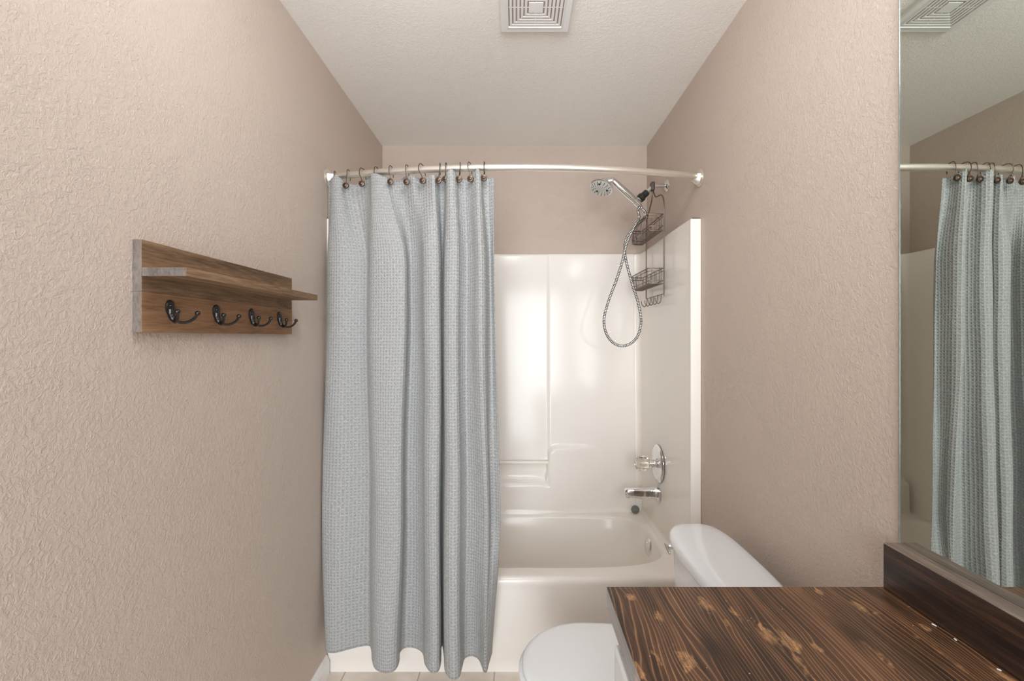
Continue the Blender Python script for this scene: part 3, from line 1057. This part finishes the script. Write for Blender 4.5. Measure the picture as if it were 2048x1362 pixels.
# rings
ords = ['first', 'second', 'third', 'fourth', 'fifth', 'sixth', 'seventh', 'eighth', 'ninth', 'tenth', 'eleventh', 'twelfth']
RG = [(-0.7449, 1.8272, 1.9804, 1, 0.005), (-0.6753, 1.802, 1.969, 0, 0), (-0.6036, 1.7775, 1.9677, 0, -0.012), (-0.5429, 1.758, 1.965, 1, -0.008), (-0.4818, 1.7398, 1.9627, 0, -0.006), (-0.4163, 1.722, 1.9566, 0, -0.004), (-0.3514, 1.7064, 1.955, 0, -0.016), (-0.2894, 1.6935, 1.9525, 0, 0.004), (-0.2635, 1.6888, 1.9555, 0, 0), (-0.2124, 1.6806, 1.9517, 0, 0.004), (-0.1693, 1.675, 1.9516, 0, -0.01), (-0.1193, 1.67, 1.9527, 0, 0)]
for n, (x, y, z, hid, tw) in enumerate(RG):
    ry = rod_y(x)
    if hid: y = y + 0.03
    ps = ords[n]
    RZ = rod_z(x)
    r = thing('curtain_ring', 'bronze wire curtain ring with ball end, %s along the rod from the left' % ps, 'curtain ring', (x, ry, RZ), 'bronze curtain rings on the rod')
    yo = y - 0.002
    # the curtain passes just behind the ball
    k0 = Vector((x, yo + 0.012, z + 0.004))
    pts = crom([k0, (x + tw * 0.3, min(yo + 0.004, ry - 0.018), z + 0.022), (x + tw, ry - 0.019, RZ - 0.006), (x + tw * 0.9, ry - 0.014, RZ + 0.015), (x + tw * 0.5, ry, RZ + 0.0205), (x + tw * 0.1, ry + 0.0145, RZ + 0.014),
                (x, ry + 0.019, RZ - 0.004), (x - tw * 0.2, ry + 0.016, RZ - 0.018)], 6)
    part('ring_wire', tb(pts, 0.0015, 8), M['bronze'], r)
    bm = bmesh.new()
    lathe(bm, [(0.0001, -0.009), (0.0065, -0.0078), (0.0112, -0.002), (0.0122, 0.002), (0.0105, 0.0065), (0.0065, 0.0075), (0.006, 0.009), (0.002, 0.011)][::-1], (x, yo, z), (0, -1, -0.15), 18)
    part('ball', bm, M['bronze'], r)

# ------------------------------------------------------------------ coat rack
rack = thing('coat_rack', 'brown wooden wall shelf with four black double hooks on the left wall', 'coat rack', (WL, 1.22, 1.38))
FX = -0.755
y0, y1 = 0.916, 1.530
ZB0, ZB1, ZJ = 1.379, 1.567, 1.462


def slab(lo, hi, bev, mats=(0, 1)):
    """box whose ends (facing Y) use the end-grain material"""
    bm = bbox(lo, hi, bev, 2)
    for f in bm.faces:
        f.normal_update()
        if abs(f.normal.y) > 0.8:
            f.material_index = 1
    return bm


part('back_board', slab((WL, y0, ZJ), (FX, y1, ZB1), 0.0012), [M['rack'], M['rackend']], rack, smooth=False)
lb = part('lower_board', slab((WL, y0, ZB0), (FX, y1, ZJ), 0.0008), [M['racklow'], M['rackend']], rack, smooth=False)
part('shelf', slab((FX, y0, 1.4925), (-0.665, y1 - 0.008, 1.5105), 0.0012), [M['rack'], M['rackend']], rack, smooth=False)


def hook_bms(yc):
    zc = 1.434
    bm = bmesh.new()
    # oval back plate, then the stem going down and out
    lp = []
    for x, s in ((FX, 1.0), (FX + 0.0022, 1.0), (FX + 0.0036, 0.86), (FX + 0.0036, 0.4)):
        lp.append([Vector((x, yc + 0.0125 * s * math.cos(2 * PI * j / 28), zc + 0.017 * s * math.sin(2 * PI * j / 28))) for j in range(28)])
    loft(bm, lp)
    ball(bm, (FX + 0.003, yc, zc + 0.004), 0.004, 10)
    tube(bm, crom([(FX + 0.003, yc, zc - 0.004), (FX + 0.004, yc, zc - 0.016), (FX + 0.009, yc, zc - 0.026), (FX + 0.014, yc, zc - 0.030)], 5), [0.008] * 5 + [0.0065] * 5 + [0.0055] * 6, 12)
    pr = []
    for s in (-1, 1):
        b2 = bmesh.new()
        pts = crom([(FX + 0.010, yc + s * 0.001, zc - 0.027), (FX + 0.018, yc + s * 0.007, zc - 0.032), (FX + 0.028, yc + s * 0.016, zc - 0.031), (FX + 0.036, yc + s * 0.025, zc - 0.023), (FX + 0.040, yc + s * 0.030, zc - 0.012)], 6)
        tube(b2, pts, 0.0030, 10)
        ball(b2, (FX + 0.040, yc + s * 0.0305, zc - 0.0105), 0.0055, 14)
        pr.append(b2)
    return bm, pr


for yc in (0.990, 1.142, 1.294, 1.446):
    hb_, pr = hook_bms(yc)
    h = part('coat_hook', hb_, M['blackmetal'], rack)
    for p_ in pr:
        part('prong', p_, M['blackmetal'], h)

# ------------------------------------------------------------------ ceiling vent
vent = thing('ceiling_vent', 'white square exhaust fan grille on the ceiling', 'vent', (0.0645, 1.504, ZC))
vx, vy, hw = 0.0645, 1.504, 0.1215
zt_, zb_ = ZC, ZC - 0.014


def sq_ring(bm, h0, h1, z0, z1, bev=0.0015, asp=1.0):
    """square ring between half widths h0 (outer) and h1 (inner)"""
    prof = [(h0, z1), (h0, z0 + bev), (h0 - bev, z0), (h1 + bev, z0), (h1, z0 + bev), (h1, z1)]
    L = []
    for h, z in prof:
        L.append([(vx - h, vy - h * asp, z), (vx + h, vy - h * asp, z), (vx + h, vy + h * asp, z), (vx - h, vy + h * asp, z)])
    R = [[bm.verts.new(p) for p in l_] for l_ in L]
    n = len(R)
    for i in range(n):
        A, B = R[i], R[(i + 1) % n]
        for j in range(4):
            bm.faces.new((A[j], A[(j + 1) % 4], B[(j + 1) % 4], B[j]))


part('backing', bbox((vx - 0.095, vy - 0.095, zb_ + 0.0032), (vx + 0.095, vy + 0.095, ZC - 0.0005)), M['ventdark'], vent, smooth=False)
bm = bmesh.new()
sq_ring(bm, hw, 0.093, zb_, zt_, 0.004)
sq_ring(bm, 0.097, 0.092, zb_ - 0.002, zt_, 0.001)
part('frame', bm, M['ventplastic'], vent, smooth=False)
bm = bmesh.new()
for i in range(5):
    h0 = 0.0875 - i * 0.0127
    sq_ring(bm, h0, h0 - 0.0077, zb_ + 0.0010, zb_ + 0.0034, 0.0005)
box(bm, (vx - 0.0238, vy - 0.0238, zb_ + 0.0008), (vx + 0.0238, vy + 0.0238, zb_ + 0.004), 0.001)
for a, b in (((-0.09, -0.0012), (0.09, 0.0012)), ((-0.0012, -0.09), (0.0012, 0.09))):
    box(bm, (vx + a[0], vy + a[1], zb_ + 0.0022), (vx + b[0], vy + b[1], zb_ + 0.0034))
part('grille', bm, M['ventplastic'], vent, smooth=False)

# ------------------------------------------------------------------ mirror
MY1 = 0.8905
mir = thing('wall_mirror', 'large frameless mirror standing on the dark backsplash board on the right wall', 'mirror', (WR, 0.4, 0.969))
part('glass', bbox((WR - 0.0045, -0.45, 0.970), (WR - 0.0003, MY1 - 0.004, 2.085)), M['mirror'], mir, smooth=False)
part('polished_edge', bbox((WR - 0.005, MY1 - 0.004, 0.970), (WR - 0.0003, MY1, 2.085), 0.0012), M['mirroredge'], mir, smooth=False)
part('polished_edge', bbox((WR - 0.005, -0.454, 0.970), (WR - 0.0003, -0.45, 2.085), 0.0012), M['mirroredge'], mir, smooth=False)

# ------------------------------------------------------------------ vanity cabinet, countertop, backsplash
CT0, CTX, CTY = 0.8805, 0.1766, 0.8927
bm = bbox((CTX, -0.46, CT0 - 0.043), (WR - 0.001, CTY, CT0), 0.0016, 2)
for f in bm.faces:
    f.normal_update()
    if f.normal.x < -0.9: f.material_index = 1
ct = obj('countertop', bm, [M['counter'], M['counteredge']], smooth=False)
tag(ct, 'dark brown stained knotty pine countertop in the lower right corner', 'countertop')
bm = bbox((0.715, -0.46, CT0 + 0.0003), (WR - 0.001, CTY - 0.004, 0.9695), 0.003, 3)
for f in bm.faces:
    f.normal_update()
    if f.normal.z > 0.6: f.material_index = 1            # lighter, greyer tones on the top face
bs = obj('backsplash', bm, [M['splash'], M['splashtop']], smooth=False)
tag(bs, 'dark brown wooden backsplash board standing on the countertop under the mirror', 'backsplash')

van = thing('vanity_cabinet', 'white painted vanity cabinet under the dark wooden countertop', 'cabinet', (0.45, 0.2, 0))
bm = bmesh.new()
box(bm, (0.196, -0.42, 0.10), (WR - 0.001, 0.840, CT0 - 0.0435))
part('body', bm, M['whitepaint'], van, smooth=False)
part('toe_kick', bbox((0.26, -0.42, 0.0), (WR - 0.001, 0.840, 0.10)), M['whitepaint'], van, smooth=False)


def shaker(ya, yb, za, zb, name, sub):
    bm = bmesh.new()
    X0, X1 = 0.1745, 0.1955
    fw = 0.05
    prof = [(0.0, X1), (0.0, X0 + 0.004), (0.004, X0), (fw - 0.012, X0), (fw - 0.006, X0 + 0.003), (fw, X0 + 0.008), (fw + 0.02, X0 + 0.008)]
    L = [[(x, ya + q, za + q), (x, yb - q, za + q), (x, yb - q, zb - q), (x, ya + q, zb - q)] for q, x in prof]
    loft(bm, L)
    d = part(name, bm, M['whitepaint'], van, smooth=False)
    if sub:
        yk = (ya + yb) / 2 if name == 'drawer' else (ya + 0.03 if ya > 0.2 else yb - 0.03)
        zk = (za + zb) / 2 if name == 'drawer' else zb - 0.06
        bmk = lt([(0.006, 0), (0.005, 0.012), (0.014, 0.018), (0.015, 0.024), (0.008, 0.029)], (X0, yk, zk), (-1, 0, 0), 20)
        part('knob', bmk, M['bronze'], d)
    return d


shaker(0.215, 0.815, 0.14, 0.818, 'door', False)
shaker(-0.40, 0.205, 0.14, 0.818, 'door', False)

# white flecks lying along the backsplash joint
for (fx, fy, L_, a) in ((0.7085, 0.772, 0.007, 0.2), (0.709, 0.735, 0.005, -0.2), (0.7085, 0.668, 0.005, 0.5)):
    bm = bmesh.new()
    box(bm, (-0.0012, -L_ / 2, 0), (0.0012, L_ / 2, 0.0016), 0.0005, 1)
    bmesh.ops.rotate(bm, verts=bm.verts, cent=(0, 0, 0), matrix=Matrix.Rotation(a, 3, 'Z'))
    o = obj('paint_fleck', bm, M['flake'], loc=(fx, fy, CT0 + 0.0002))
    tag(o, {0.772: 'longest white fleck lying at the foot of the backsplash', 0.735: 'short white fleck by the backsplash, in the middle of three', 0.668: 'white fleck by the backsplash nearest the front edge of the picture'}[fy], 'fleck', 'white flecks at the foot of the backsplash')

# ------------------------------------------------------------------ toilet
TYC = 1.310
toi = thing('toilet', 'white toilet with closed lid between the vanity and the bathtub', 'toilet', (0.35, TYC, 0))


def egg(x_tip, x_back, hw_, z, n=64, e=2.25):
    """D/egg outline: tip towards -X"""
    cxm = x_tip + (x_back - x_tip) * 0.46
    out = []
    for j in range(n):
        t = 2 * PI * j / n
        c, s = math.cos(t), math.sin(t)
        if c < 0:
            x = cxm - (cxm - x_tip) * abs(c) ** (2 / 2.1)
            y = hw_ * math.copysign(abs(s) ** (2 / 2.1), s)
        else:
            x = cxm + (x_back - cxm) * abs(c) ** (2 / 3.4)
            y = hw_ * math.copysign(abs(s) ** (2 / 3.0), s) * (1 - 0.10 * c)
        out.append(Vector((x, TYC + y, z)))
    return out


loops = [egg(.16, .60, .105, 0.0), egg(.155, .605, .110, .02), egg(.165, .60, .100, .05), egg(.17, .59, .095, .14), egg(.13, .58, .115, .22),
         egg(.06, .56, .150, .30), egg(.025, .55, .170, .35), egg(.018, .55, .176, .385), egg(.020, .55, .176, .396), egg(.03, .545, .168, .40)]
part('bowl', loft(bmesh.new(), loops), M['porcelain'], toi, angle=60)
loops = [egg(.012, .44, .184, .401), egg(.006, .445, .188, .405), egg(.006, .445, .188, .413), egg(.012, .44, .184, .418)]
part('seat', loft(bmesh.new(), loops), M['seat'], toi, angle=50)
loops = [egg(.022, .45, .174, .4195), egg(.017, .452, .179, .423), egg(.016, .452, .180, .432), egg(.021, .45, .176, .4375), egg(.034, .44, .165, .4395), egg(.10, .38, .11, .4415), egg(.20, .30, .03, .442)]
part('lid', loft(bmesh.new(), loops), M['seat'], toi, angle=50)
for s in (-1, 1):
    part('hinge', bbox((.435, TYC + s * 0.075 - 0.02, .400), (.470, TYC + s * 0.075 + 0.02, .440), 0.006, 3), M['seat'], toi)


def tank_loop(xa, xb, hy, z, bow=0.012, e=4.2, n=72):
    cxm = (xa + xb) / 2
    out = []
    for p in sell(0, 0, (xb - xa) / 2, hy, z, e, n):
        x = cxm + p.x
        if p.x < 0:
            x -= bow * (1 - (p.y / hy) ** 2)
        out.append(Vector((x, TYC + p.y, z)))
    return out


loops = [tank_loop(.52, .665, .185, .395), tank_loop(.515, .672, .20, .41), tank_loop(.513, .676, .222, .55), tank_loop(.510, .680, .236, .69), tank_loop(.510, .680, .236, .702)]
part('tank', loft(bmesh.new(), loops), M['porcelain'], toi, angle=50)
LE = 3.3
loops = [tank_loop(.507, .684, .240, .7025, .010, LE), tank_loop(.499, .690, .250, .704, .012, LE), tank_loop(.496, .692, .254, .710, .012, LE), tank_loop(.496, .692, .254, .720, .012, LE), tank_loop(.499, .690, .251, .728, .012, LE), tank_loop(.506, .685, .244, .734, .012, LE),
         tank_loop(.520, .676, .226, .7385, .010, LE), tank_loop(.54, .655, .19, .741, .008, LE), tank_loop(.57, .62, .10, .742, .0, LE)]
part('tank_lid', loft(bmesh.new(), loops), M['porcelain'], toi, angle=50)
ly = TYC + 0.172
lev = part('flush_lever', lt([(0.009, 0), (0.009, 0.006), (0.007, 0.010), (0.006, 0.014), (0.006, 0.018)], (.508, ly, .688), (-1, 0, 0), 20), M['chrome'], toi)
bm = bmesh.new()
loops = []
for yy, a, b in ((ly + 0.010, .004, .006), (ly, .005, .007), (ly - 0.016, .004, .005), (ly - 0.030, .004, .006), (ly - 0.034, .002, .003)):
    loops.append([Vector((.488 + a * math.cos(2 * PI * j / 16), yy, .688 - (ly - yy) * 0.25 + b * math.sin(2 * PI * j / 16))) for j in range(16)])
part('lever_arm', loft(bm, loops), M['chrome'], lev)

# ------------------------------------------------------------------ vanity lamp and added ceiling fill, out of the frame
vl = thing('vanity_light', 'three globe vanity light over the mirror', 'lamp', (WR, 0.30, 2.22))
part('back_plate', bbox((WR - 0.022, 0.00, 2.17), (WR - 0.0005, 0.60, 2.27), 0.006, 3), M['nickel'], vl)
for y in (0.10, 0.30, 0.50):
    bm = lt([(0.020, 0), (0.024, 0.02), (0.012, 0.03), (0.012, 0.05)], (WR - 0.022, y, 2.22), (-1, 0, 0), 20)
    s_ = part('socket', bm, M['nickel'], vl)
    bm = bmesh.new()
    bmesh.ops.create_icosphere(bm, subdivisions=2, radius=0.05)
    bmesh.ops.translate(bm, verts=bm.verts, vec=(WR - 0.118, y, 2.22))
    part('globe', bm, M['globe'], s_)
cl = thing('ceiling_fill', 'added white globe fill light under the ceiling, out of view', 'lamp', (-0.05, 0.85, ZC))  # unseen globe added to brighten the ceiling and the tub end
part('canopy', lt([(0.065, 0), (0.065, 0.012), (0.050, 0.022), (0.045, 0.050), (0.040, 0.058)], (-0.05, 0.85, ZC), (0, 0, -1), 36), M['nickel'], cl)
bm = bmesh.new()
bmesh.ops.create_icosphere(bm, subdivisions=3, radius=0.105)
bmesh.ops.translate(bm, verts=bm.verts, vec=(-0.05, 0.85, ZC - 0.155))
part('globe', bm, M['fillglobe'], cl)
